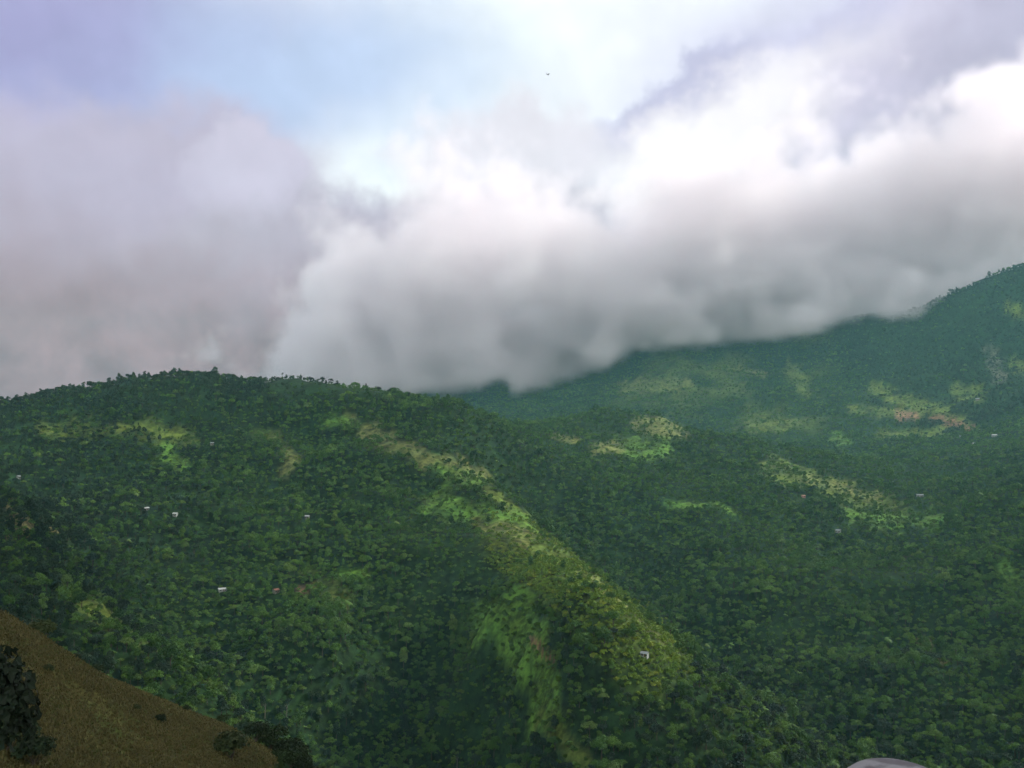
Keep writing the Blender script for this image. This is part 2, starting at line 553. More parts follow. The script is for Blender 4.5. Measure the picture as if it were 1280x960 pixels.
def leaf_cloud(rng, lumps, n, size, flat=0.0):
    """n small bent leaf sprays spread through the outer part of a set of lumps (cx, cy, cz, rx, ry, rz)"""
    L = np.array(lumps, float)
    wgt = (L[:, 3] * L[:, 4] * L[:, 5]) ** (2 / 3)
    which = rng.choice(len(L), n, p=wgt / wgt.sum())
    d = rng.normal(size=(n, 3))
    d /= np.linalg.norm(d, axis=1)[:, None]
    d[:, 2] = np.where(d[:, 2] < -0.35, -d[:, 2] * 0.6, d[:, 2])
    rad = 0.62 + 0.45 * rng.random(n) ** 0.7
    bump = 1 + 0.16 * np.sin(d[:, 0] * 5 + which) * np.cos(d[:, 1] * 6 + which * 2)
    pos = L[which, :3] + d * L[which, 3:] * (rad * bump)[:, None]
    nrm = d + rng.normal(size=(n, 3)) * 0.55 + np.array([0, 0, 0.35 + flat])
    nrm /= np.linalg.norm(nrm, axis=1)[:, None]
    up = rng.normal(size=(n, 3))
    a = np.cross(nrm, up)
    a /= np.linalg.norm(a, axis=1)[:, None]
    b = np.cross(nrm, a)
    s = size * (0.6 + 0.8 * rng.random(n))[:, None]
    asp = (0.55 + 0.5 * rng.random(n))[:, None]
    v = np.stack([pos - a * s * 0.5, pos - b * s * asp * 0.5 + nrm * s * 0.1, pos + a * s * 0.5 - nrm * s * 0.15, pos + b * s * asp * 0.5 + nrm * s * 0.1], 1).reshape(-1, 3)
    f = np.arange(4 * n).reshape(n, 4)
    return v, f, np.clip(0.55 * rng.random(len(L))[which] + 0.45 * rng.random(n), 0, 1)


def shape(kind, seed, n, size):
    """-> (crown verts, faces, leaf), (trunk verts, faces); about 10 m tall unless it is a shrub"""
    rng = np.random.default_rng(seed)
    lumps, limbs = [], []
    if kind == 'broad':
        h0 = 3.6
        for k in range(7):
            a = k * 2.4 + rng.random()
            rr = 0.6 + 2.7 * math.sqrt((k + 0.2) / 7)
            s = 1.5 + 0.9 * rng.random()
            lumps.append((rr * math.cos(a), rr * math.sin(a), 8.4 - 0.42 * rr ** 1.6 + 1.3 * (rng.random() - 0.5), s * 0.95, s * 0.95, s * 0.95))
        lumps.append((0, 0, 5.8, 2.5, 2.5, 2.2))
    elif kind == 'oval':
        h0 = 3.0
        for k in range(6):
            a = k * 2.4 + rng.random()
            zz = 4.2 + 1.25 * k
            rr = 1.5 * math.sin(math.pi * (k + 0.9) / 7.2)
            s = 2.1 - 0.17 * k
            lumps.append((rr * math.cos(a), rr * math.sin(a), zz, s, s, s * 1.0))
    elif kind == 'umbrella':
        h0 = 5.0
        for k in range(8):
            a = k * 2.4 + rng.random()
            rr = 0.4 + 4.0 * math.sqrt(k / 8)
            s = 1.4 + 0.7 * rng.random()
            lumps.append((rr * math.cos(a), rr * math.sin(a), 8.2 - 0.10 * rr ** 2 + 1.2 * rng.random(), s * 1.05, s * 1.05, s * 0.75))
    elif kind == 'sparse':
        h0 = 6.0
        for k in range(4):
            a = k * 1.9 + rng.random()
            lumps.append((1.1 * math.cos(a), 1.1 * math.sin(a), 7.6 + 0.8 * k * rng.random(), 1.2, 1.2, 0.9))
    elif kind == 'palm':
        h0 = 7.0
    else:                                                         # shrub: many short stems, about 3 m
        h0 = 0.5
        for k in range(5):
            a = k * 1.35 + rng.random()
            rr = 0.9 * rng.random() + 0.25
            s = 0.75 + 0.4 * rng.random()
            lumps.append((rr * math.cos(a), rr * math.sin(a), 1.3 + 0.9 * rng.random(), s, s, s * 0.95))
    if kind == 'palm':
        vs, fs, lf = [], [], []
        for k in range(13):
            a = 2 * math.pi * k / 13 + rng.random() * 0.3
            el = 0.9 - 0.09 * k + 0.3 * rng.random()
            p = np.array([0, 0, 7.6])
            dirv = np.array([math.cos(a), math.sin(a), 0])
            side = np.array([-math.sin(a), math.cos(a), 0])
            w = [0.12, 0.55, 0.6, 0.42, 0.05]
            b0 = len(vs)
            for i in range(5):
                q = p + dirv * (i * 0.85) * math.cos(el * 0.6) + np.array([0, 0, i * 0.85 * math.sin(el) - 0.16 * i * i])
                vs += [q - side * w[i] - np.array([0, 0, 0.25 * w[i]]), q, q + side * w[i] - np.array([0, 0, 0.25 * w[i]])]
            for i in range(4):
                for j in range(2):
                    fs.append((b0 + 3 * i + j, b0 + 3 * i + j + 1, b0 + 3 * i + j + 4, b0 + 3 * i + j + 3))
                    lf.append(rng.random())
        crown = (np.array(vs), np.array(fs), np.array(lf))
    else:
        crown = leaf_cloud(rng, lumps, n, size, 0.4 if kind == 'umbrella' else 0.0)
    r0 = {'shrub': 0.09, 'palm': 0.17, 'sparse': 0.16}.get(kind, 0.3)
    bend = rng.normal(size=2) * 0.25
    top = (bend[0], bend[1], h0 + (0.8 if kind != 'shrub' else 0.2))
    tv, tf = path_tube([(0, 0, -0.8), (bend[0] * 0.3, bend[1] * 0.3, h0 * 0.5), top], [r0 * 1.25, r0 * 0.85, r0 * 0.65])
    if kind == 'palm':
        tv, tf = path_tube([(0, 0, -0.8), (bend[0] * 0.3, bend[1] * 0.3, 3.6), (0, 0, 7.6)], [r0 * 1.3, r0 * 0.9, r0 * 0.7])
    else:
        for c in lumps[:6]:
            v, f = tube(np.array(top) - (0, 0, 0.5), np.array(c[:3]) - (0, 0, 0.2), r0 * 0.5, r0 * 0.16, 5, len(tv))
            tv += v
            tf += f
    return crown, (np.array(tv), tf)


# ------------------------------------------------------------------ houses
def wallmat(name, rgb):
    return simple_mat(name, rgb, 0.8, 0.12, 1.5)


W_WHITE, W_CREAM, W_PINK = wallmat('whitewash', (0.30, 0.31, 0.29)), wallmat('cream_wash', (0.24, 0.23, 0.19)), wallmat('pink_wash', (0.55, 0.30, 0.27))
R_ZINC, R_WHITE, R_RED, R_RUST = (simple_mat('zinc_sheet', (0.22, 0.25, 0.25), 0.7, 0.15, 1.2), simple_mat('white_sheet', (0.40, 0.42, 0.41), 0.7, 0.08, 1.2),
                                  simple_mat('red_tile', (0.22, 0.09, 0.06), 0.8, 0.3, 2.0), simple_mat('rusty_sheet', (0.30, 0.17, 0.11), 0.7, 0.4, 1.0))
WOOD, GLASS = simple_mat('door_wood', (0.12, 0.07, 0.04), 0.7, 0.3, 2.0), simple_mat('dark_pane', (0.02, 0.025, 0.03), 0.15, 0.2, 1.0)


def box(cx, cy, cz, sx, sy, sz, base=0):
    v = [(cx + i * sx / 2, cy + j * sy / 2, cz + k * sz / 2) for k in (-1, 1) for j in (-1, 1) for i in (-1, 1)]
    f = [(0, 2, 3, 1), (4, 5, 7, 6), (0, 1, 5, 4), (2, 6, 7, 3), (0, 4, 6, 2), (1, 3, 7, 5)]
    return v, [tuple(base + q for q in p) for p in f]


HOUSES = [
    # u, v, length, depth, wall height, turn deg, wall, roof, roof kind, label
    (183, 636, 7, 6, 2.8, 20, W_WHITE, R_WHITE, 'gable', 'small white house in dark forest on the left mountain, left of a second one'),
    (219, 643, 6, 6, 3.0, -25, W_WHITE, R_WHITE, 'gable', 'small square white house just right of another one on the left mountain face'),
    (278, 737, 10, 5.5, 2.3, 14, W_WHITE, R_WHITE, 'lean', 'low house with a long bright white sheet roof amid dark trees below the left mountain'),
    (23, 596, 5, 5, 3.2, 40, W_WHITE, R_ZINC, 'gable', 'tiny white house near the left edge below the dark wooded shoulder'),
    (345, 739, 7, 6, 3.0, 35, W_CREAM, R_RED, 'gable', 'cream house with a red roof next to the orange bare earth on the left slope'),
    (265, 554, 6, 5, 2.8, 10, W_CREAM, R_ZINC, 'gable', 'faint grey roofed house high on the left mountain under its wooded top'),
    (384, 646, 6, 5, 2.6, -15, W_CREAM, R_WHITE, 'gable', 'small pale house among light green trees between the left mountain and the spur'),
    (1150, 619, 13, 7, 3.0, 12, W_WHITE, R_ZINC, 'gable', 'pale house with a long grey roof at the right end of the big grassy clearing'),
    (1202, 545, 11, 7, 3.2, -10, W_WHITE, R_ZINC, 'gable', 'white house on the right slope, left one of the two close together'),
    (1243, 544, 13, 8, 3.6, 15, W_WHITE, R_WHITE, 'gable', 'largest white house on the right slope, near the right edge and right of its neighbour'),
    (1218, 554, 11, 7, 3.0, 30, W_CREAM, R_WHITE, 'gable', 'pale house standing just below the two white houses on the right slope'),
    (1222, 498, 11, 8, 3.4, 5, W_CREAM, R_ZINC, 'gable', 'lone pale house in a small clearing at the foot of the blue right mountain'),
    (1048, 664, 8, 7, 3.4, -20, W_WHITE, R_ZINC, 'gable', 'small white house in the valley forest below the big grassy clearing'),
    (1004, 620, 7, 6, 2.8, 25, W_PINK, R_RUST, 'gable', 'small house with a rusty red roof at the left end of the big grassy clearing'),
    (806, 819, 6, 5, 2.6, -20, W_WHITE, R_ZINC, 'gable', 'small white hut on the lower right side of the grassy middle spur'),
    (1135, 522, 10, 7, 3.0, 10, W_CREAM, R_RED, 'gable', 'red roofed house on bare red soil, left of the brown ridge field'),
]
HOUSE_AT = []


def build_house(u, v, ln, dp, wh, turn, wm, rm, rk, label):
    x, y, z = hit(u, v + 2)
    ln, dp, wh = ln * 0.75, dp * 0.75, wh * 0.9
    HOUSE_AT.append((x, y, z, ln))
    rz = math.atan2(-x, y) + math.radians(turn)
    r = empty('house', (x, y, z), rz)
    tag(r, label, 'house', 'houses scattered over the hillsides')
    v, f = box(0, 0, wh / 2 - 1.2, ln, dp, wh + 2.4)
    rise = dp * 0.24 if rk == 'gable' else 0
    if rise:                                    # gable ends
        b = len(v)
        for sx in (-1, 1):
            v += [(sx * ln / 2, -dp / 2, wh), (sx * ln / 2, dp / 2, wh), (sx * ln / 2, 0, wh + rise)]
        f = [q for q in f if q != (4, 5, 7, 6)] + [(b, b + 2, b + 1), (b + 3, b + 4, b + 5), (b, b + 3, b + 5, b + 2), (b + 1, b + 2, b + 5, b + 4)]
    mesh_obj('wall', v, f, wm, r)
    o = 0.45
    if rk == 'gable':
        rv, rf = [], []
        for s in (-1, 1):
            e = dp / 2 + o
            drop = rise * o / (dp / 2)
            b = len(rv)
            for dz in (0.03, 0.15):
                rv += [(-ln / 2 - o, 0, wh + rise + dz), (ln / 2 + o, 0, wh + rise + dz), (ln / 2 + o, s * e, wh - drop + dz), (-ln / 2 - o, s * e, wh - drop + dz)]
            rf += [tuple(b + k for k in q) for q in ((0, 3, 2, 1), (4, 5, 6, 7), (0, 1, 5, 4), (1, 2, 6, 5), (2, 3, 7, 6), (3, 0, 4, 7))]
    else:
        rv = []
        for dz in (0.05, 0.18):
            for sx, sy in ((-1, -1), (1, -1), (1, 1), (-1, 1)):
                rv.append((sx * (ln / 2 + o), sy * (dp / 2 + o), wh + dz + (sy + 1) * 0.45))
        rf = [(0, 3, 2, 1), (4, 5, 6, 7), (0, 1, 5, 4), (1, 2, 6, 5), (2, 3, 7, 6), (3, 0, 4, 7)]
    mesh_obj('roof', rv, rf, rm, r)
    v, f = box(ln * 0.12, -dp / 2 - 0.03, 1.0, 0.9, 0.1, 2.0)
    mesh_obj('door', v, f, WOOD, r)
    for sx in (-0.28, 0.36):
        v, f = box(ln * sx, -dp / 2 - 0.02, wh * 0.55, 1.1, 0.09, 1.0)
        mesh_obj('window', v, f, GLASS, r)


for h in HOUSES:
    build_house(*h)

# ------------------------------------------------------------------ where trees grow
KINDS = [('broad', 11, LEAF_A), ('broad', 12, LEAF_A), ('oval', 13, LEAF_A), ('umbrella', 14, LEAF_B), ('broad', 15, LEAF_B), ('oval', 16, LEAF_B),
         ('shrub', 17, LEAF_C), ('shrub', 18, LEAF_C), ('palm', 19, LEAF_B)]
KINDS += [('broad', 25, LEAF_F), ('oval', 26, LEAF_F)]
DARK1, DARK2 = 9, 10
KINDS += [('shrub', 17, LEAF_B), ('shrub', 18, LEAF_B)]
PROB = np.array([0.24, 0.22, 0.16, 0.12, 0.15, 0.08, 0, 0, 0.03])


def poly_band(u, v, line, w):
    d = np.full(len(u), 1e9)
    for a, b in zip(line[:-1], line[1:]):
        d = np.minimum(d, seg_dist(u, v, a, b))
    return np.clip((w - d) / (0.4 * w) + 0.5, 0, 1)


def scatter(spacing, r0, r1, seed):
    rng = np.random.default_rng(seed)
    n = int(2 * r1 / spacing) + 1
    gx, gy = np.meshgrid((np.arange(n) - n / 2) * spacing, np.arange(int(r1 / spacing) + 1) * spacing)
    x = (gx + (rng.random(gx.shape) - 0.5) * spacing * 1.1).ravel()
    y = (gy + (rng.random(gy.shape) - 0.5) * spacing * 1.1).ravel()
    r, t = np.hypot(x, y), np.arctan2(x, y)
    k = (r >= r0) & (r < r1) & (np.abs(t) < 0.64)
    x, y = x[k], y[k]
    return x, y, height(x, y), rng


TREES = []                                          # x, y, z, kind, scale, rot
for spacing, r0, r1, seed in ((6.6, 290, 900, 1), (7.4, 900, 1700, 2), (8.6, 1700, 2500, 3), (10.0, 2500, 4300, 4)):
    x, y, z, rng = scatter(spacing, r0, r1, seed)
    seen = clear_by(x, y, z + 14) > -0.006
    x, y, z = x[seen], y[seen], z[seen]
    _rgb, free, u, v = cover(x, y, z)
    spur = poly_band(u, v, [(645, 668), (720, 728), (780, 790), (815, 830)], 44) * ((y > 520) & (y < 1150)) * np.clip((0.5 + fbm(x, y, 45, 2, 61)) * 2.5, 0, 1)
    spur = np.maximum(spur, poly_band(u, v, [(560, 730), (610, 700), (680, 690)], 30) * ((y > 700) & (y < 1150)) * 0.7)
    left = np.clip((fbm(x, y, 150, 3, 62) - 0.12) * 3, 0, 1) * 0.6 * (y < 2200)
    grow = (1 - free) * (1 - 0.94 * spur) * (1 - 0.25 * left)
    shore = np.clip(free * (1 - free) * 4, 0, 1)
    for hx, hy, hz, hl in HOUSE_AT:
        hr = math.hypot(hx, hy)
        along = ((x - hx) * hx + (y - hy) * hy) / hr
        across = np.abs((x - hx) * hy - (y - hy) * hx) / hr
        grow = np.where((across < hl * 0.5 + 2.5) & (along < 8) & (along > -(30 if hr > 1500 else 20)), 0, grow)
    m = rng.random(len(x)) < grow
    n = int(m.sum())
    kind = rng.choice(9, n, p=PROB / PROB.sum())
    emer = rng.random(n)
    um, vm, ym = u[m], v[m], y[m]
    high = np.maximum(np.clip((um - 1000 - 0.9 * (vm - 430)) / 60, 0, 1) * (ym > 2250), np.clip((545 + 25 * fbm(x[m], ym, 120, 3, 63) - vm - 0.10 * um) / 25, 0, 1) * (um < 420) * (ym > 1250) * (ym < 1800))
    high = np.maximum(high, np.clip((300 - um) / 260, 0, 0.85) * (ym < 1700))  # shade towards the left put into leaf colour by planting dark kinds
    high = np.maximum(high, np.clip((vm - 790) / 200, 0, 0.5) * (1 - spur[m]))  # likewise towards the bottom: shade painted in with darker leaves
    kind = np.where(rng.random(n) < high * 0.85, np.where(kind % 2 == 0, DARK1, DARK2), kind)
    sc = (0.42 + 0.70 * rng.random(n) ** 1.6) * np.where(emer > 0.94, 1.45, 1.0) * (1 + 0.40 * fbm(x[m], y[m], 45, 2, 71)) * np.where(r0 >= 2500, 1.0, 0.98)
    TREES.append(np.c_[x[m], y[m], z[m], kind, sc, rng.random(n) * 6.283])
# shrubs: coffee rows on the spur, the rims of clearings, low growth between the trees
for spacing, r0, r1, seed in ((3.5, 70, 1000, 5), (5.2, 1000, 1750, 6), (7.5, 1750, 2900, 7)):
    x, y, z, rng = scatter(spacing, r0, r1, seed)
    seen = clear_by(x, y, z + 4) > -0.004
    x, y, z = x[seen], y[seen], z[seen]
    _rgb, free, u, v = cover(x, y, z)
    spur = poly_band(u, v, [(645, 668), (720, 728), (780, 790), (815, 830)], 48) * ((y > 520) & (y < 1150))
    spur = np.maximum(spur, poly_band(u, v, [(560, 730), (610, 700), (680, 690)], 30) * ((y > 700) & (y < 1150)) * 0.2)
    left = np.clip((fbm(x, y, 150, 3, 62) - 0.12) * 3, 0, 1) * (y < 2200)
    p = np.maximum.reduce([0.75 * spur * (1 - free), 0.35 * left * (1 - free), 0.22 * (1 - free) * (y < 1050), 0.95 * (np.hypot(x, y) < 300) * (1 - free) * (1 - 0.97 * (free > 0.3)), (0.20 + 0.12 * (y < 1200) + 0.6 * np.clip(fbm(x, y, 25, 3, 64), 0, 1)) * free * (y > 230), 0.006 * free])
    for hx, hy, hz, hl in HOUSE_AT:
        p = np.where(np.hypot(x - hx, y - hy) < hl * 0.7 + 3, 0, p)
    m = rng.random(len(x)) < p
    n = int(m.sum())
    TREES.append(np.c_[x[m], y[m], z[m], np.where(spur[m] > 0.3, rng.choice([6, 7], n), rng.choice([11, 12], n)), 0.75 + 0.8 * rng.random(n), rng.random(n) * 6.283])
TREES = np.concatenate(TREES)

# ------------------------------------------------------------------ single trees: the ones that show largest
CLOSE = {}


def tree_parts(k, n=None, size=None):
    """crown and trunk meshes of kind k with fine leaves, made once"""
    if k not in CLOSE:
        kind, seed, lm = KINDS[k]
        (cv, cf, lf), (tv, tf) = shape(kind, seed, n or (900 if kind != 'shrub' else 420), size or (0.78 if kind != 'shrub' else 0.42))
        c = bpy.data.meshes.new('crown')
        c.from_pydata([tuple(p) for p in cv], [], [tuple(q) for q in cf])
        c.materials.append(lm)
        c.attributes.new('leaf', 'FLOAT', 'FACE').data.foreach_set('value', np.asarray(lf, np.float32))
        t = bpy.data.meshes.new('trunk')
        t.from_pydata([tuple(p) for p in tv], [], [tuple(q) for q in tf])
        t.materials.append(BARK)
        CLOSE[k] = (c, t)
    return CLOSE[k]


KIND_NAME = {'broad': 'broadleaf_tree', 'oval': 'broadleaf_tree', 'umbrella': 'shade_tree', 'shrub': 'shrub', 'palm': 'palm_tree', 'sparse': 'thin_tree'}
KIND_CAT = {'shrub': 'shrub', 'palm': 'palm tree'}


def plant(x, y, z, k, s, rot, label, group=None, stretch=1.0, name=None):
    kind = KINDS[k][0]
    r = empty(name or KIND_NAME[kind], (x, y, z), rot, s)
    r.scale = (s, s, s * stretch)
    tag(r, label, KIND_CAT.get(kind, 'tree'), group)
    c, t = tree_parts(k)
    for part, me in (('crown', c), ('trunk', t)):
        o = bpy.data.objects.new(part, me)
        COL.objects.link(o)
        o.parent = r
    return r


# distinct trees along the left skyline
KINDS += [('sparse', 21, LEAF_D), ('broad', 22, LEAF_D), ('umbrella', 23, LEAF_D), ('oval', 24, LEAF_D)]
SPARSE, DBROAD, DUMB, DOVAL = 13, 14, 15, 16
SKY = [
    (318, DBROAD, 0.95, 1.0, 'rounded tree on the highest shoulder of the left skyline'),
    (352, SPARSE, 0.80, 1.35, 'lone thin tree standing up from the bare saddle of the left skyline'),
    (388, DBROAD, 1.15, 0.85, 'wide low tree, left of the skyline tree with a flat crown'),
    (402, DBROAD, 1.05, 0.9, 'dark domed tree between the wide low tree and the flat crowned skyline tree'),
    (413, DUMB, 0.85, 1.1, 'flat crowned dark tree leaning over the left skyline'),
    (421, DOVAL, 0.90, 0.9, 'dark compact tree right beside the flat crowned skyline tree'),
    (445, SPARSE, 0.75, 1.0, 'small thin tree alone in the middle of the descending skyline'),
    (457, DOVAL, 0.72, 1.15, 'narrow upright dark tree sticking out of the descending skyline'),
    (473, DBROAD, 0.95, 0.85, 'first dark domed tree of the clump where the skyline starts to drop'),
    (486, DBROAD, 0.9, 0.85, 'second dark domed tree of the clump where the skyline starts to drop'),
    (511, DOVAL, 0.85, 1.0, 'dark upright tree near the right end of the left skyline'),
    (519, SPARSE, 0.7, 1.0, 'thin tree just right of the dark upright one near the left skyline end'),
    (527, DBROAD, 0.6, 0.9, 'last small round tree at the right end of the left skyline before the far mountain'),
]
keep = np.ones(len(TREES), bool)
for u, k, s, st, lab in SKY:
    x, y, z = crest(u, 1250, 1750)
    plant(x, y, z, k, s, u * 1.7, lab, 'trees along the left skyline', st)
tu, tv_ = project(TREES[:, 0], TREES[:, 1], TREES[:, 2])
sky_gap = (tu > 330) & (tu < 540) & (tv_ < 494) & (TREES[:, 1] > 1250) & (TREES[:, 1] < 1750)
keep &= ~(sky_gap & (RNG.random(len(TREES)) < 0.55))
TREES = TREES[keep]
TREES[(TREES[:, 1] > 1250) & (TREES[:, 1] < 1750) & sky_gap[keep], 4] *= 0.75

# the dark tree close by at the left edge, and bushes on the brown shoulder
near_x, near_y = -36.6, 58.0
KINDS.append(('broad', 31, LEAF_D))
tree_parts(len(KINDS) - 1, 24000, 0.24)
plant(near_x, near_y, float(height(np.array([near_x]), np.array([near_y]))[0]) - 1.6, len(KINDS) - 1, 1.65, 0.7, 'very dark leafy tree close by at the left edge before the brown slope', stretch=1.5)
KINDS.append(('shrub', 32, LEAF_E))
NSHRUB = len(KINDS) - 1
tree_parts(NSHRUB, 900, 0.34)
KINDS.append(('shrub', 33, LEAF_E))
tree_parts(NSHRUB + 1, 900, 0.34)
EDGE = [
    (318, 916, 1.5, 'rounded bush on the very tip of the brown grassy shoulder'),
    (338, 922, 1.7, 'wide bush just right of the rounded bush on the tip of the brown shoulder'),
    (290, 945, 2.0, 'broad bush at the bottom edge below the tip of the brown shoulder'),
    (6, 932, 1.5, 'dark bush in the lower left corner under the very dark leafy tree'),
    (38, 952, 1.2, 'dark bush at the bottom edge, right of the one in the lower left corner'),
    (364, 935, 1.9, 'rightmost dark bush at the foot of the brown shoulder, above the bottom edge'),
]
for u, v, s, lab in EDGE:
    x, y, z = hit(u, v + 8, 60, 420)
    plant(x, y, z - 0.2, NSHRUB + (0 if u in (318, 338) else 1), s, u, lab, 'bushes around the tip of the brown shoulder')
EDGE2 = [(95, 826, 0.45), (120, 838, 0.4), (60, 842, 0.5), (200, 905, 0.6), (170, 890, 0.45), (232, 890, 0.5)]
for u, v, s in EDGE2:
    x, y, z = hit(u, v, 60, 420)
    plant(x, y, z - 0.1, NSHRUB + 1, s, u, 'small low shrub growing in the dry grass of the brown shoulder', 'low shrubs in the dry grass')
x, y, z = 33.0, 62.0, float(height(np.array([33.0]), np.array([62.0]))[0])
# bare pale stems above the dark canopy
for u, v, hgt, lab in ((571, 958, 9.0, 'pale bare dead trunk rising from the dark canopy at the bottom edge'),
                       (358, 892, 9.0, 'tall thin pale trunk in the dark gully right of the brown shoulder'),
                       (331, 890, 8.0, 'shorter pale trunk left of the tall pale one in the dark gully')):
    x, y, z = hit(u, v + 8, 240, 1200)
    r = empty('dead_tree', (x, y, z + 4.0))
    tag(r, lab, 'dead tree', 'bare pale trunks')
    v1, f1 = path_tube([(0, 0, -5), (0.25, 0.1, hgt * 0.5), (0.1, 0, hgt)], [0.36, 0.26, 0.12], 7)
    mesh_obj('trunk', v1, f1, PALE_BARK, r)
    for sgn in (-1, 1):
        v1, f1 = path_tube([(0.2, 0.05, hgt * 0.6), (sgn * 1.2, 0.2, hgt * 0.82), (sgn * 1.7, 0.1, hgt * 0.98)], [0.14, 0.1, 0.04], 5)
        mesh_obj('branch', v1, f1, PALE_BARK, r)

# the rest of the 300
px = TREES[:, 4] * np.where(np.isin(TREES[:, 3], (6, 7, 11, 12)), 3.2, 9.5) * F / TREES[:, 1]
tu, tv_ = project(TREES[:, 0], TREES[:, 1], TREES[:, 2] + 6 * TREES[:, 4])
vis = clear_by(TREES[:, 0], TREES[:, 1], TREES[:, 2] + 5 * TREES[:, 4]) > 0.001
inside = (tu > 4) & (tu < 1276) & (tv_ < 956) & (TREES[:, 1] > 150)
order = np.argsort(np.where(vis & inside, -px, 1e9))[:262]
ZONES = [
    (lambda u, v: u < 240, 'forest tree in the dark wood behind the brown shoulder', 'trees behind the brown shoulder'),
    (lambda u, v: u < 440, 'forest tree low in the dark gully right of the brown shoulder', 'trees of the dark gully'),
    (lambda u, v: u < 560, 'forest tree on the lowest dark flank left of the spur', 'trees of the lower dark flank'),
    (lambda u, v: u < 690, 'forest tree at the shaded spur foot below the bright grass strip', 'trees at the shaded spur foot'),
    (lambda u, v: u < 830, 'tree on the lower end of the sunny spur, right of the grass strip', 'trees of the lower spur'),
    (lambda u, v: u < 960, 'forest tree on the valley floor below the spur end', 'trees under the spur end'),
    (lambda u, v: u < 1080, 'forest tree on the valley floor, left of the pale boulder', 'trees left of the boulder'),
    (lambda u, v: u < 1180, 'forest tree on the slope straight above the pale boulder', 'trees above the boulder'),
    (lambda u, v: True, 'forest tree in the lower right corner, right of the pale boulder', 'trees of the lower right corner'),
]
KIND_WORD = {'broad': 'broad domed', 'oval': 'tall oval', 'umbrella': 'flat topped', 'shrub': 'small bushy', 'palm': 'feathery palm like'}
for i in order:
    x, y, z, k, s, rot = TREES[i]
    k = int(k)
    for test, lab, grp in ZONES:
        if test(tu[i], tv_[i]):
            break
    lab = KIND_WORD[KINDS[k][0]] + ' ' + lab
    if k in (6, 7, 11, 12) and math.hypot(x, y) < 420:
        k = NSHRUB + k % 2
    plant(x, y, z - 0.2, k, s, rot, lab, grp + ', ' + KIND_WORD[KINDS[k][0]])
rest = np.ones(len(TREES), bool)
rest[order] = False
FOREST = TREES[rest]


# ------------------------------------------------------------------ forest, shrubs, grass: nobody could count them
def instanced(name, pts, protos, label, cat):
    """one object: its own shapes set out on its own points. protos: list of (verts, faces, material slot per face, leaf)"""
    mats, V, Fc, MI, LF, role, scl, rot = [], [], [], [], [], [], [], []
    nv = 0
    for k, (vs, fs, ms, lf) in enumerate(protos):
        V.append(np.asarray(vs, float))
        Fc += [tuple(int(q) + nv for q in f) for f in fs]
        for mt in ms:
            if mt not in mats:
                mats.append(mt)
        MI += [mats.index(mt) for mt in ms]
        LF += list(lf)
        role += [k] * len(vs)
        scl += [1.0] * len(vs)
        rot += [0.0] * len(vs)
        nv += len(vs)
    V.append(pts[:, :3])
    role += list(100 + pts[:, 3].astype(int))
    scl += list(pts[:, 4])
    rot += list(pts[:, 5])
    V = np.concatenate(V)
    me = bpy.data.meshes.new(name)
    me.from_pydata([tuple(p) for p in V], [], Fc)
    for mt in mats:
        me.materials.append(mt)
    me.polygons.foreach_set('material_index', np.asarray(MI, np.int32))
    me.attributes.new('leaf', 'FLOAT', 'FACE').data.foreach_set('value', np.asarray(LF, np.float32))
    me.attributes.new('role', 'INT', 'POINT').data.foreach_set('value', np.asarray(role, np.int32))
    me.attributes.new('size', 'FLOAT', 'POINT').data.foreach_set('value', np.asarray(scl, np.float32))
    rv = np.zeros((len(V), 3), np.float32)
    rv[:, 2] = rot
    me.attributes.new('turn', 'FLOAT_VECTOR', 'POINT').data.foreach_set('vector', rv.ravel())
    me.update()
    o = bpy.data.objects.new(name, me)
    COL.objects.link(o)
    tag(o, label, cat, kind='stuff')
    ng = bpy.data.node_groups.new(name + '_spread', 'GeometryNodeTree')
    ng.interface.new_socket('Geometry', in_out='INPUT', socket_type='NodeSocketGeometry')
    ng.interface.new_socket('Geometry', in_out='OUTPUT', socket_type='NodeSocketGeometry')
    N, L = ng.nodes, ng.links
    gi, go, jn = N.new('NodeGroupInput'), N.new('NodeGroupOutput'), N.new('GeometryNodeJoinGeometry')

    def attr(nm, ty):
        a = N.new('GeometryNodeInputNamedAttribute')
        a.data_type = ty
        a.inputs[0].default_value = nm
        return a.outputs[0]

    ro, sz, tn = attr('role', 'INT'), attr('size', 'FLOAT'), attr('turn', 'FLOAT_VECTOR')

    def pick(val):
        c = N.new('FunctionNodeCompare')
        c.data_type = 'INT'
        c.operation = 'EQUAL'
        L.new(ro, c.inputs['A'] if c.inputs['A'].type == 'INT' else c.inputs[2])
        c.inputs[3].default_value = val
        s = N.new('GeometryNodeSeparateGeometry')
        s.domain = 'POINT'
        L.new(gi.outputs[0], s.inputs[0])
        L.new(c.outputs[0], s.inputs[1])
        return s.outputs[0]

    for k in range(len(protos)):
        ip = N.new('GeometryNodeInstanceOnPoints')
        L.new(pick(100 + k), ip.inputs['Points'])
        L.new(pick(k), ip.inputs['Instance'])
        L.new(tn, ip.inputs['Rotation'])
        L.new(sz, ip.inputs['Scale'])
        L.new(ip.outputs[0], jn.inputs[0])
    L.new(jn.outputs[0], go.inputs[0])
    md = o.modifiers.new('spread', 'NODES')
    md.node_group = ng
    return o


def proto(k, n, size, low=True):
    kind, seed, lm = KINDS[k]
    (cv, cf, lf), (tv, tf) = shape(kind, seed, n, size)
    return (np.concatenate([cv, tv]), [tuple(q) for q in cf] + [tuple(int(a) + len(cv) for a in q) for q in tf], [lm] * len(cf) + [BARK] * len(tf), list(lf) + [0.5] * len(tf))


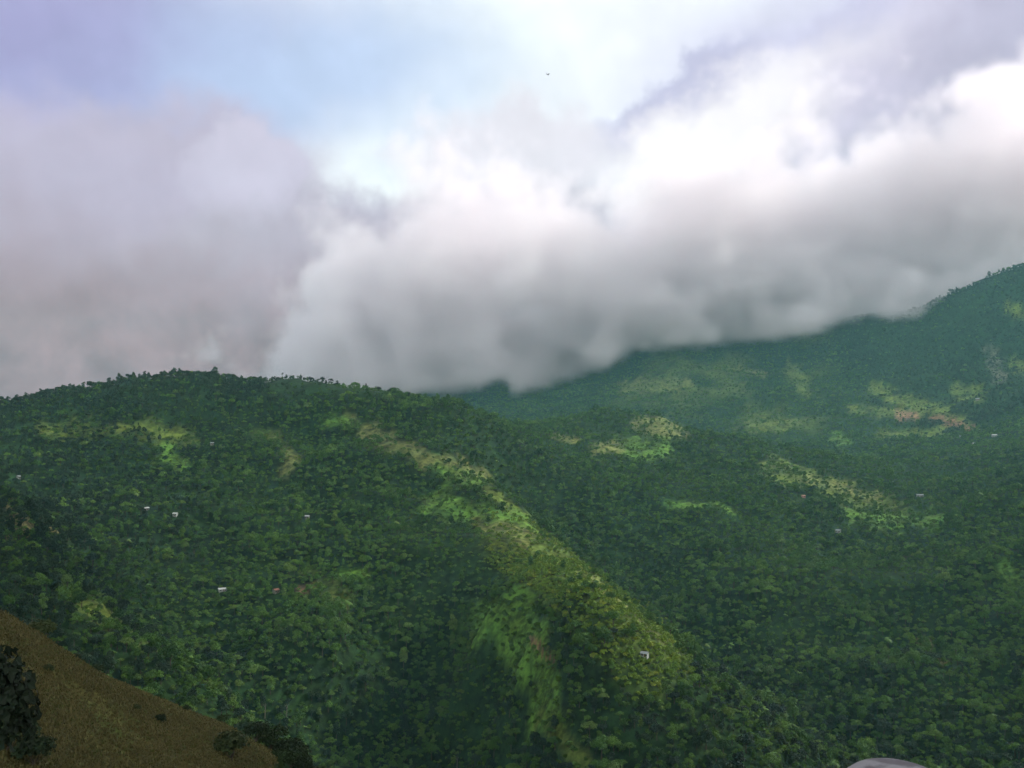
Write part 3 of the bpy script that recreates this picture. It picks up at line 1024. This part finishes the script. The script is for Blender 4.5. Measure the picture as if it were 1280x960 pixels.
FOREST[:, 2] -= 0.2
is_shrub = np.isin(FOREST[:, 3], (6, 7, 11, 12))
NEAR_LIMIT = 1150
woods = FOREST[~is_shrub].copy()
woods[:, 3] = np.where(woods[:, 3] >= 8, woods[:, 3] - 2, woods[:, 3])
farther = woods[:, 1] > NEAR_LIMIT
woods[:, 3] += np.where(farther, 9, 0)
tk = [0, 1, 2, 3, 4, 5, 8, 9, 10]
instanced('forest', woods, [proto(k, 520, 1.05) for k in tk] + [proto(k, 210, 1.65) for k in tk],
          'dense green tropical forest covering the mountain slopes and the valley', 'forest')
bush = FOREST[is_shrub].copy()
bush[:, 3] = np.where(bush[:, 3] > 8, bush[:, 3] - 9, bush[:, 3] - 6)
bush[:, 3] = np.where(np.hypot(bush[:, 0], bush[:, 1]) < 420, 4 + bush[:, 3] % 2, bush[:, 3])
instanced('shrubs', bush, [proto(k, 110, 0.8) for k in (6, 7, 11, 12)] + [proto(NSHRUB + 1, 700, 0.32), proto(NSHRUB, 700, 0.32)], 'light yellow green shrubs on the spur and around the clearings', 'shrubs')

# dry grass on the brown shoulder
rng = np.random.default_rng(99)
gx, gy = rng.uniform(-150, 5, 260000), rng.uniform(45, 225, 260000)
gz = height(gx, gy)
_c, gf, gu, gv = cover(gx, gy, gz)
ok = (gf > 0.4) & (gu > -60) & (gu < 420) & (gv < 1010) & (clear_by(gx, gy, gz + 0.8) > -0.004) & (rng.random(len(gx)) < 0.35 + 0.9 * np.clip(0.5 + fbm(gx, gy, 6, 2, 8), 0, 1))
gx, gy, gz = gx[ok], gy[ok], gz[ok]
STRAW_M = foliage_mat('dry_blade', (0.105, 0.092, 0.028), (0.165, 0.140, 0.046), (0.095, 0.120, 0.026), 14.0, 0.8)


def tuft(seed, n=16):
    r = np.random.default_rng(seed)
    vs, fs = [], []
    for k in range(n):
        a, l, w = r.random() * 6.28, 0.08 + 0.13 * r.random(), 0.05
        p = r.normal(size=2) * 0.22
        lean = 0.5 + 0.7 * r.random()
        d = np.array([math.cos(a), math.sin(a)])
        s = np.array([-d[1], d[0]]) * w
        b = len(vs)
        vs += [(*(p - s), -0.05), (*(p + s), -0.05), (*(p + d * lean * l * 0.4 + s * 0.8), l * 0.6), (*(p + d * lean * l * 0.4 - s * 0.8), l * 0.6), (*(p + d * lean * l), l)]
        fs += [(b, b + 1, b + 2, b + 3), (b + 3, b + 2, b + 4)]
    return np.array(vs), fs, [STRAW_M] * len(fs), list(r.random(len(fs)))


gp = np.c_[gx, gy, gz, rng.integers(0, 3, len(gx)), 0.8 + 0.9 * rng.random(len(gx)), rng.random(len(gx)) * 6.28]
instanced('grass', gp, [tuft(1), tuft(2), tuft(3)], 'dry brown and olive grass on the hill shoulder at lower left', 'grass')

# ------------------------------------------------------------------ boulder below the viewpoint, bird in the sky
bx, by, bz = P(1116, 955, 14.0)
ground_z = float(height(np.array([bx]), np.array([by]))[0])
rng = np.random.default_rng(5)
vs, fs = [], []
nu, nvv = 40, 22
prof = [(-0.95, -0.30), (-0.70, -0.13), (-0.50, -0.075), (-0.30, -0.012), (-0.14, 0.0), (0.05, -0.008), (0.2, -0.016), (0.42, -0.035), (0.62, -0.075), (0.85, -0.2), (1.1, -0.42)]
hgt = bz - ground_z + 0.5
px_, pz_ = np.array([p[0] for p in prof]), np.array([p[1] for p in prof])
for j in range(nvv + 1):
    t = j / nvv * math.pi / 2                     # 0 rim at ground .. pi/2 top
    for i in range(nu):
        a = 2 * math.pi * i / nu
        c = math.cos(t) ** 0.45
        X, Yy = 1.12 * c * math.cos(a), 0.9 * c * math.sin(a)
        top = np.interp(X * 0.98, px_, pz_) - 0.16 * Yy * Yy
        Z = -hgt + (hgt + top) * math.sin(t) ** 0.5
        Z += 0.006 * math.sin(9 * X + 2 * Yy) * math.sin(t)
        vs.append((X, Yy, Z))
for j in range(nvv):
    for i in range(nu):
        i2 = (i + 1) % nu
        fs.append((j * nu + i, j * nu + i2, (j + 1) * nu + i2, (j + 1) * nu + i))
fs.append(tuple(nvv * nu + i for i in range(nu)))
m, nt, bs = material('pale_stone')
tc = nt.n('ShaderNodeTexCoord')
n1 = nt.n('ShaderNodeTexNoise', i_Vector=tc.outputs['Object'], i_Scale=2.2, i_Detail=6.0)
nt.set(bs.inputs['Base Color'], nt.mix(nt.smooth(n1.outputs[0], 0.42, 0.60), (0.14, 0.13, 0.145), (0.30, 0.295, 0.31)))
bs.inputs['Roughness'].default_value = 0.85
bp = nt.n('ShaderNodeBump', i_Height=n1.outputs[0], i_Strength=0.3, i_Distance=0.03)
nt.set(bs.inputs['Normal'], bp.outputs[0])
b = mesh_obj('boulder', vs, fs, m, smooth=True)
b.location = (bx, by, bz)
tag(b, 'smooth pale grey boulder whose rounded top just shows at the bottom edge', 'boulder')

BIRD = simple_mat('pale_feather', (0.85, 0.86, 0.86), 0.8, 0.15, 4.0)
bd = empty('bird', P(685, 93, 210), math.radians(35))
bd.scale = (0.72, 0.72, 0.72)
bd.rotation_euler = (math.radians(12), math.radians(28), math.radians(35))
tag(bd, 'small pale bird gliding alone in the bright upper sky', 'bird')
vs, fs = [], []
prof = [(-0.42, 0.01), (-0.30, 0.05), (-0.1, 0.10), (0.12, 0.095), (0.26, 0.05), (0.33, 0.06), (0.40, 0.045), (0.50, 0.008)]
for X, r in prof:
    for k in range(8):
        t = 2 * math.pi * k / 8
        vs.append((X, r * math.cos(t), r * math.sin(t) * 0.9))
for j in range(len(prof) - 1):
    for k in range(8):
        k2 = (k + 1) % 8
        fs.append((j * 8 + k, (j + 1) * 8 + k, (j + 1) * 8 + k2, j * 8 + k2))
fs += [tuple(range(8)), tuple(len(vs) - 1 - k for k in range(8))]
mesh_obj('body', vs, fs, BIRD, bd, smooth=True)
for s in (-1, 1):
    pts = [(0.14, 0.06), (0.2, 0.4), (0.06, 0.78), (-0.1, 0.98), (-0.16, 0.7), (-0.17, 0.4), (-0.16, 0.06)]
    vs = [(x, s * y, 0.03 + 0.16 * y - 0.12 * y * y + dz) for dz in (0.0, 0.02) for x, y in pts]
    n = len(pts)
    fs = [tuple(range(n)), tuple(range(2 * n - 1, n - 1, -1))] + [(k, (k + 1) % n, n + (k + 1) % n, n + k) for k in range(n)]
    mesh_obj('wing', vs, fs, BIRD, bd)
pts = [(-0.34, -0.04), (-0.66, -0.15), (-0.70, 0.0), (-0.66, 0.15), (-0.34, 0.04)]
vs = [(x, y, dz) for dz in (0.0, 0.015) for x, y in pts]
fs = [(0, 1, 2, 3, 4), (9, 8, 7, 6, 5)] + [(k, (k + 1) % 5, 5 + (k + 1) % 5, 5 + k) for k in range(5)]
mesh_obj('tail', vs, fs, BIRD, bd)

# ------------------------------------------------------------------ camera
cam = bpy.data.cameras.new('camera')
cam.sensor_width = 36.0
cam.lens = 36.0 * F / 1280
cam.clip_start = 0.1
cam.clip_end = 40000
cam_o = bpy.data.objects.new('camera', cam)
COL.objects.link(cam_o)
cam_o.location = (0, 0, 0)
cam_o.rotation_euler = (math.pi / 2 + PITCH, 0, 0)
SC.camera = cam_o
HAZE_RGB = (0.33, 0.75, 0.82)
HAZE_DENSITY = 0.56e-4
SUN_STRENGTH = 2.4
LUMP = 1.8
SKY_GAIN = 0.58
VEIL = (0.46, 0.48, 0.53)
BEHIND = (0.92, 0.93, 0.96)
BANK_DENSITY, CLOUD_RGB = 0.0125, (0.965, 0.925, 0.94)
SHADE_DECK_Y, SHADE_DECK_H, SHADE_DECK_DENSITY = 400.0, 950.0, 0.02  # unseen decks added overhead for their shade
SC.cycles.volume_bounces = 5
SC.cycles.max_bounces = 8
SC.cycles.diffuse_bounces = 2
SC.cycles.volume_step_rate = 3.0
SC.cycles.use_adaptive_sampling = True
SC.cycles.adaptive_threshold = 0.05
# ------------------------------------------------------------------ air
zs = np.empty(len(hills.data.vertices) * 3, np.float32)
hills.data.vertices.foreach_get('co', zs)
zs = zs.reshape(-1, 3)
ext = float(np.abs(zs[:, :2]).max()) + 20
ztop, zbot = max(130.0, float(zs[:, 2].max()) + 25), float(zs[:, 2].min()) - 1.0
v, f = box(0, 0, (ztop + zbot) / 2, 2 * ext, 2 * ext, ztop - zbot)
HM = bpy.data.materials.new('air')
HM.use_nodes = True
HM.node_tree.nodes.clear()
nt = NT(HM.node_tree)
out = nt.n('ShaderNodeOutputMaterial')
pv = nt.n('ShaderNodeVolumePrincipled')
pv.inputs['Color'].default_value = HAZE_RGB + (1,)
pv.inputs['Density'].default_value = HAZE_DENSITY
pv.inputs['Anisotropy'].default_value = 0.2
HM.node_tree.links.new(pv.outputs[0], out.inputs['Volume'])
hz = mesh_obj('haze', v, f, HM)
tag(hz, 'thin bluish mountain air between the hills', 'haze', kind='stuff')


# ------------------------------------------------------------------ low cloud lying on the far mountain
def low_cloud(name, label, lo, hi, step, base_pts, top_pts, yc, yh, dens, seed, rgb, soft_top=250.0, thin=0.6):
    """a body of cloud above the line base_pts (x, z), about depth yc, worked out on a grid of cells"""
    ng = bpy.data.node_groups.new(name + '_body', 'GeometryNodeTree')
    ng.interface.new_socket('Geometry', in_out='INPUT', socket_type='NodeSocketGeometry')
    ng.interface.new_socket('Geometry', in_out='OUTPUT', socket_type='NodeSocketGeometry')
    g = NT(ng)
    go = g.n('NodeGroupOutput')
    g.n('NodeGroupInput')
    pos = g.n('GeometryNodeInputPosition')
    s = g.n('ShaderNodeSeparateXYZ', i_0=pos.outputs[0])
    X, Y, Z = s.outputs
    def curve(pts_in):
        xs = [p[0] for p in pts_in]
        zs_ = [p[1] for p in pts_in]
        fc = g.n('ShaderNodeFloatCurve')
        cv = fc.mapping.curves[0]
        pts = [((x - xs[0]) / (xs[-1] - xs[0]), (z - min(zs_)) / (max(zs_) - min(zs_))) for x, z in pts_in]
        cv.points[0].location = pts[0]
        cv.points[1].location = pts[-1]
        for p in pts[1:-1]:
            cv.points.new(*p)
        fc.mapping.update()
        g.set(fc.inputs[1], g.math('DIVIDE', g.math('SUBTRACT', X, xs[0]), xs[-1] - xs[0], clamp=True))
        return g.math('MULTIPLY_ADD', fc.outputs[0], max(zs_) - min(zs_), min(zs_))

    xs = [p[0] for p in base_pts]
    base, roof = curve(base_pts), curve(top_pts)
    off = g.n('ShaderNodeVectorMath', operation='ADD', i_0=pos.outputs[0], i_1=(seed, seed * 2.0, seed * 0.5))
    n1 = g.n('ShaderNodeTexNoise', i_Vector=off.outputs[0], i_Scale=1 / 330.0, i_Detail=2.0, i_Roughness=0.5)
    n2 = g.n('ShaderNodeTexNoise', i_Vector=off.outputs[0], i_Scale=1 / 135.0, i_Detail=4.0, i_Roughness=0.58)
    nz = g.math('ADD', g.math('MULTIPLY', g.math('SUBTRACT', n1.outputs[0], 0.5), 1.5), g.math('MULTIPLY', g.math('SUBTRACT', n2.outputs[0], 0.5), 1.6))
    up = g.math('SUBTRACT', Z, base)
    low = g.math('DIVIDE', up, 45.0)                               # above the under side
    top = g.math('DIVIDE', g.math('SUBTRACT', roof, Z), soft_top)   # below the top
    yy = g.math('DIVIDE', g.math('SUBTRACT', yh, g.math('ABSOLUTE', g.math('SUBTRACT', Y, yc))), 220.0)
    ex = g.math('DIVIDE', g.math('MINIMUM', g.math('SUBTRACT', X, xs[0]), g.math('SUBTRACT', xs[-1], X)), 170.0)
    body = g.math('MINIMUM', g.math('MINIMUM', low, top), g.math('MINIMUM', yy, ex))
    body = g.math('MINIMUM', body, 1.1)
    d = g.smooth(g.math('ADD', body, g.math('MULTIPLY', nz, 2.1)), 0.15, 0.95)
    vc = g.n('GeometryNodeVolumeCube', i_Density=g.math('MULTIPLY', g.math('MULTIPLY', d, dens), g.smooth(up, 120.0, 620.0, 1.0, thin)), i_Min=lo, i_Max=hi)
    for k, ax in enumerate('XYZ'):
        vc.inputs['Resolution ' + ax].default_value = int((hi[k] - lo[k]) / step)
    m = bpy.data.materials.new(name + '_vapour')
    m.use_nodes = True
    m.node_tree.nodes.clear()
    t = NT(m.node_tree)
    o_ = t.n('ShaderNodeOutputMaterial')
    v_ = t.n('ShaderNodeVolumePrincipled')
    v_.inputs['Color'].default_value = rgb + (1,)
    v_.inputs['Density'].default_value = 1.0
    v_.inputs['Anisotropy'].default_value = 0.3
    m.node_tree.links.new(v_.outputs[0], o_.inputs['Volume'])
    sm = g.n('GeometryNodeSetMaterial', i_Geometry=vc.outputs[0])
    sm.inputs['Material'].default_value = m
    ng.links.new(sm.outputs[0], go.inputs[0])
    vol = bpy.data.volumes.new(name)
    o = bpy.data.objects.new(name, vol)
    vol.materials.append(m)
    COL.objects.link(o)
    md = o.modifiers.new('body', 'NODES')
    md.node_group = ng
    tag(o, label, name, kind='stuff')
    return o


def at_depth(pts, Yd):
    return [(P(u, v, Yd)[0], P(u, v, Yd)[2]) for u, v in pts]


BASE = [(-200, 560), (100, 540), (300, 520), (470, 500), (545, 490), (590, 479), (625, 474), (648, 486), (690, 484), (722, 474), (755, 458), (795, 438), (835, 430), (870, 433), (910, 432), (980, 424), (1060, 404),
        (1130, 398), (1220, 385), (1300, 360), (1450, 340)]
TOP = [(-200, 620), (0, 610), (150, 580), (260, 520), (340, 430), (400, 330), (440, 280), (490, 240), (515, 215), (570, 200), (630, 205), (680, 230), (730, 220), (780, 225), (860, 205), (950, 190), (1040, 175), (1130, 150),
       (1190, 120), (1300, 80), (1450, 60)]
low_cloud('cloud_bank', 'grey cloud bank lying on the tops of the mountains', (-2350, 2850, -40), (2300, 4050, 1480), 18.0, at_depth(BASE, 3250), at_depth(TOP, 3450), 3430.0, 370.0, BANK_DENSITY, 40.0, CLOUD_RGB)  # low cloud bank, not ground mist; partly inside the haze box

# unseen cloud decks added overhead to keep the left slopes and the foreground in shade
low_cloud('cloud', 'unseen grey cloud deck added overhead to shade the left slopes and foreground', (-1000, -700, 770), (1080, 1560, 1180), 38.0, [(-1000, 820), (0, 810), (1080, 820)], [(-1000, 1130), (0, 1140), (1080, 1130)],
          SHADE_DECK_Y, SHADE_DECK_H, SHADE_DECK_DENSITY, 77.0, CLOUD_RGB, 60.0, 1.0)
low_cloud('cloud', 'unseen grey cloud added overhead to the right to shade the lower right foreground', (1080, -900, 770), (2300, 1000, 1180), 38.0, [(900, 820), (1500, 810), (2400, 820)], [(900, 1130), (1500, 1140), (2400, 1130)],
          0.0, 760.0, SHADE_DECK_DENSITY, 191.0, CLOUD_RGB, 60.0, 1.0)  # second added deck, unseen, shades the lower right
# ------------------------------------------------------------------ sky: open sky, bright cloud and the grey bank on the mountains
SUN_AZ, SUN_EL = math.radians(74), math.radians(36)      # to the right of straight ahead, high
world = bpy.data.worlds.new('World')
SC.world = world
world.use_nodes = True
world.node_tree.nodes.clear()
nt = NT(world.node_tree)
wo = nt.n('ShaderNodeOutputWorld')
bg = nt.n('ShaderNodeBackground')
world.node_tree.links.new(bg.outputs[0], wo.inputs[0])
BGS = 0.1
bg.inputs[1].default_value = BGS
sky = nt.n('ShaderNodeTexSky')
sky.sky_type = 'NISHITA'
sky.sun_disc = False
sky.sun_elevation = SUN_EL
sky.sun_rotation = SUN_AZ
sky.altitude = 900
sky.air_density, sky.dust_density, sky.ozone_density = 1.0, 1.5, 1.0
tc = nt.n('ShaderNodeTexCoord')
D = tc.outputs['Generated']
sx = nt.n('ShaderNodeSeparateXYZ', i_0=D)
az = nt.math('ARCTAN2', sx.outputs[0], sx.outputs[1])
el = nt.math('ARCSINE', sx.outputs[2])


def noise(vec, scale, detail=6.0, rough=0.55, dist=0.0):
    return nt.n('ShaderNodeTexNoise', i_Vector=vec, i_Scale=scale, i_Detail=detail, i_Roughness=rough, i_Distortion=dist)


def wob(scale, amt, detail, rough=0.55, seed=0.0):
    mp = nt.n('ShaderNodeVectorMath', operation='ADD', i_0=D, i_1=(seed, seed * 1.7, seed * 0.6))
    n = noise(mp.outputs[0], scale, detail, rough)
    s = nt.n('ShaderNodeSeparateColor', i_0=n.outputs['Color'])
    return [nt.math('MULTIPLY', nt.math('SUBTRACT', s.outputs[k], 0.5), amt) for k in (0, 1)]


def warped(big, small):
    a1 = wob(5.0, big, 3.0)
    a2 = wob(19.0, small, 7.0, 0.58, 3.1)
    return (nt.math('ADD', nt.math('ADD', az, a1[0]), a2[0]), nt.math('ADD', nt.math('ADD', el, a1[1]), a2[1]))


SOFT = warped(0.16, 0.03)
CURD = warped(0.08, 0.085)
FINE = warped(0.03, 0.045)


def ang(u, v):
    x, y, z = ray(u, v)
    return math.atan2(x, y), math.asin(z / math.sqrt(x * x + y * y + z * z))


def blob(crd, u, v, ru, rv, tilt=0.0, soft=0.5):
    """0..1 mask of a cloud mass about (u, v), half sizes in hundredths of a photo pixel width, tilt in degrees up to the right"""
    ca, ce = ang(u, v)
    ru, rv = ru / F, rv / F
    dx, dy = nt.math('SUBTRACT', crd[0], ca), nt.math('SUBTRACT', crd[1], ce)
    c, s = math.cos(math.radians(tilt)), math.sin(math.radians(tilt))
    px = nt.math('ADD', nt.math('MULTIPLY', dx, c / ru), nt.math('MULTIPLY', dy, s / ru))
    py = nt.math('ADD', nt.math('MULTIPLY', dx, -s / rv), nt.math('MULTIPLY', dy, c / rv))
    d = nt.math('SQRT', nt.math('ADD', nt.math('MULTIPLY', px, px), nt.math('MULTIPLY', py, py)))
    return nt.smooth(d, 1 - soft, 1 + soft, 1.0, 0.0)


def put(col, mask, rgb, amt=1.0):
    if amt != 1.0:
        mask = nt.math('MULTIPLY', mask, amt)
    return nt.mix(mask, col, tuple(c / BGS for c in rgb))


def S(r, g, b, k=1.0):
    return tuple(SKY_GAIN * k * c for c in srgb(r, g, b))


# thin bright overcast over the open sky
veil = noise(D, 3.0, 5.0, 0.5)
col = nt.mix(nt.smooth(veil.outputs[0], 0.25, 0.7, 0.80, 0.97), sky.outputs[0], tuple(c / BGS for c in VEIL))
col = nt.mix(nt.smooth(sx.outputs[1], 0.35, -0.45), col, tuple(c / BGS for c in BEHIND))  # sky behind the viewpoint brightened as added fill on the cloud fronts
SKY_LAYERS = [
    ((SOFT, 720, 60, 420, 240, 15, .7), (.62, .66, .67)),
    ((SOFT, 480, 215, 170, 60, 10, .6), (.60, .65, .66)),
    # ((space, u, v, ru, rv, tilt, softness), colour, amount)
    ((SOFT, 40, 70, 360, 120, 0, .7), S(174, 180, 222)),
    ((SOFT, 400, 105, 240, 75, 6, .8), S(196, 218, 250), .8),
    ((SOFT, 0, 10, 170, 80, 0, .7), S(172, 168, 212), .6),
    ((SOFT, 40, 180, 220, 50, 0, .7), S(196, 190, 226), .8),
    ((SOFT, 1150, 60, 330, 130, 10, .7), S(216, 216, 246), .9),
    ((CURD, 850, 130, 120, 26, 30, .5), S(188, 190, 224), .9),
    ((CURD, 1010, 55, 120, 24, 22, .5), S(200, 202, 234), .7),
    ((CURD, 1265, 10, 40, 26, 0, .5), S(190, 188, 212), .6),
    ((CURD, 920, 170, 200, 65, 24, .5), (.62, .605, .615), .9),
    ((CURD, 1150, 170, 150, 130, 40, .5), S(212, 208, 230), .9),
    ((CURD, 640, 200, 120, 62, 0, .3), S(240, 238, 248), .9),
    ((CURD, 200, 300, 230, 150, 0, .25), S(200, 194, 214)),
    ((CURD, 310, 225, 72, 58, 0, .18), S(214, 210, 230)),
    ((CURD, 80, 260, 160, 110, 0, .4), S(198, 192, 214), .9),
    ((CURD, 640, 390, 520, 140, 0, .18), S(202, 200, 216)),
    ((CURD, 1010, 340, 400, 130, 12, .25), S(200, 202, 220)),
    ((CURD, 630, 300, 130, 55, 0, .25), S(190, 192, 208), .9),
    ((CURD, 420, 330, 110, 70, 0, .5), S(198, 194, 212), .8),
    ((CURD, 1250, 190, 120, 130, 0, .5), S(176, 175, 198), .7),
    ((CURD, 1120, 300, 90, 30, 20, .6), S(170, 172, 194), .7),
    ((SOFT, 150, 400, 430, 110, -2, .7), S(180, 163, 174), .95),
    ((SOFT, 130, 460, 520, 110, -3, .6), S(160, 132, 136), .98),
    ((SOFT, 480, 470, 260, 55, 0, .7), S(158, 142, 148), .95),
    ((SOFT, 980, 405, 330, 42, 9, .7), S(154, 150, 157), .9),
    ((SOFT, 1260, 310, 170, 50, 24, .7), S(150, 148, 160), .9),
    ((FINE, 720, 350, 90, 40, 0, .5), S(160, 163, 172), .7),
    ((CURD, 850, 330, 100, 40, 0, .35), S(196, 200, 210), .7),
    ((FINE, 690, 410, 58, 44, 0, .3), S(184, 194, 198), .8),
    ((FINE, 700, 455, 80, 26, 0, .6), S(166, 164, 168), .8),
    ((FINE, 800, 410, 60, 30, 0, .5), S(172, 170, 176), .7),
]
for spec in SKY_LAYERS:
    col = put(col, blob(*spec[0]), spec[1], spec[2] if len(spec) > 2 else 1.0)
# light and shade of the cloud lumps: density towards the light compared with density here
ld = (0.35, 0.1, 0.85)
lump = 0
bank = nt.smooth(nt.math('ADD', el, SOFT[1]), 0.36, 0.10)
for sc_, amp, off in ((7.0, 0.9, 0.035), (17.0, 0.55, 0.016)):
    mv = nt.n('ShaderNodeVectorMath', operation='ADD', i_0=D, i_1=tuple(c * off for c in ld))
    wa = noise(D, sc_, 6.0, 0.52, 0.35)
    wb = noise(mv.outputs[0], sc_, 6.0, 0.52, 0.35)
    lump = nt.math('ADD', lump, nt.math('MULTIPLY', nt.math('SUBTRACT', wa.outputs[0], wb.outputs[0]), amp))
shade = nt.math('ADD', 1.0, nt.math('MULTIPLY', lump, nt.math('ADD', 0.30, nt.math('MULTIPLY', bank, LUMP))))
cs = nt.n('ShaderNodeVectorMath', operation='SCALE', i_0=col, i_3=shade)
nt.set(bg.inputs[0], cs.outputs[0])

sl = bpy.data.lights.new('sun', 'SUN')
sl.energy = SUN_STRENGTH
sl.angle = math.radians(8)
sl.color = (1.0, 0.95, 0.87)
so = bpy.data.objects.new('sun', sl)
COL.objects.link(so)
dirv = Vector((math.sin(SUN_AZ) * math.cos(SUN_EL), math.cos(SUN_AZ) * math.cos(SUN_EL), math.sin(SUN_EL)))
so.rotation_euler = dirv.to_track_quat('Z', 'Y').to_euler()
so.location = dirv * 300
SC.render.resolution_x, SC.render.resolution_y = 1024, 768
SC.view_settings.view_transform = 'Standard'
SC.view_settings.look = 'None'
SC.view_settings.gamma = 1.0
SC.view_settings.exposure = 0.82
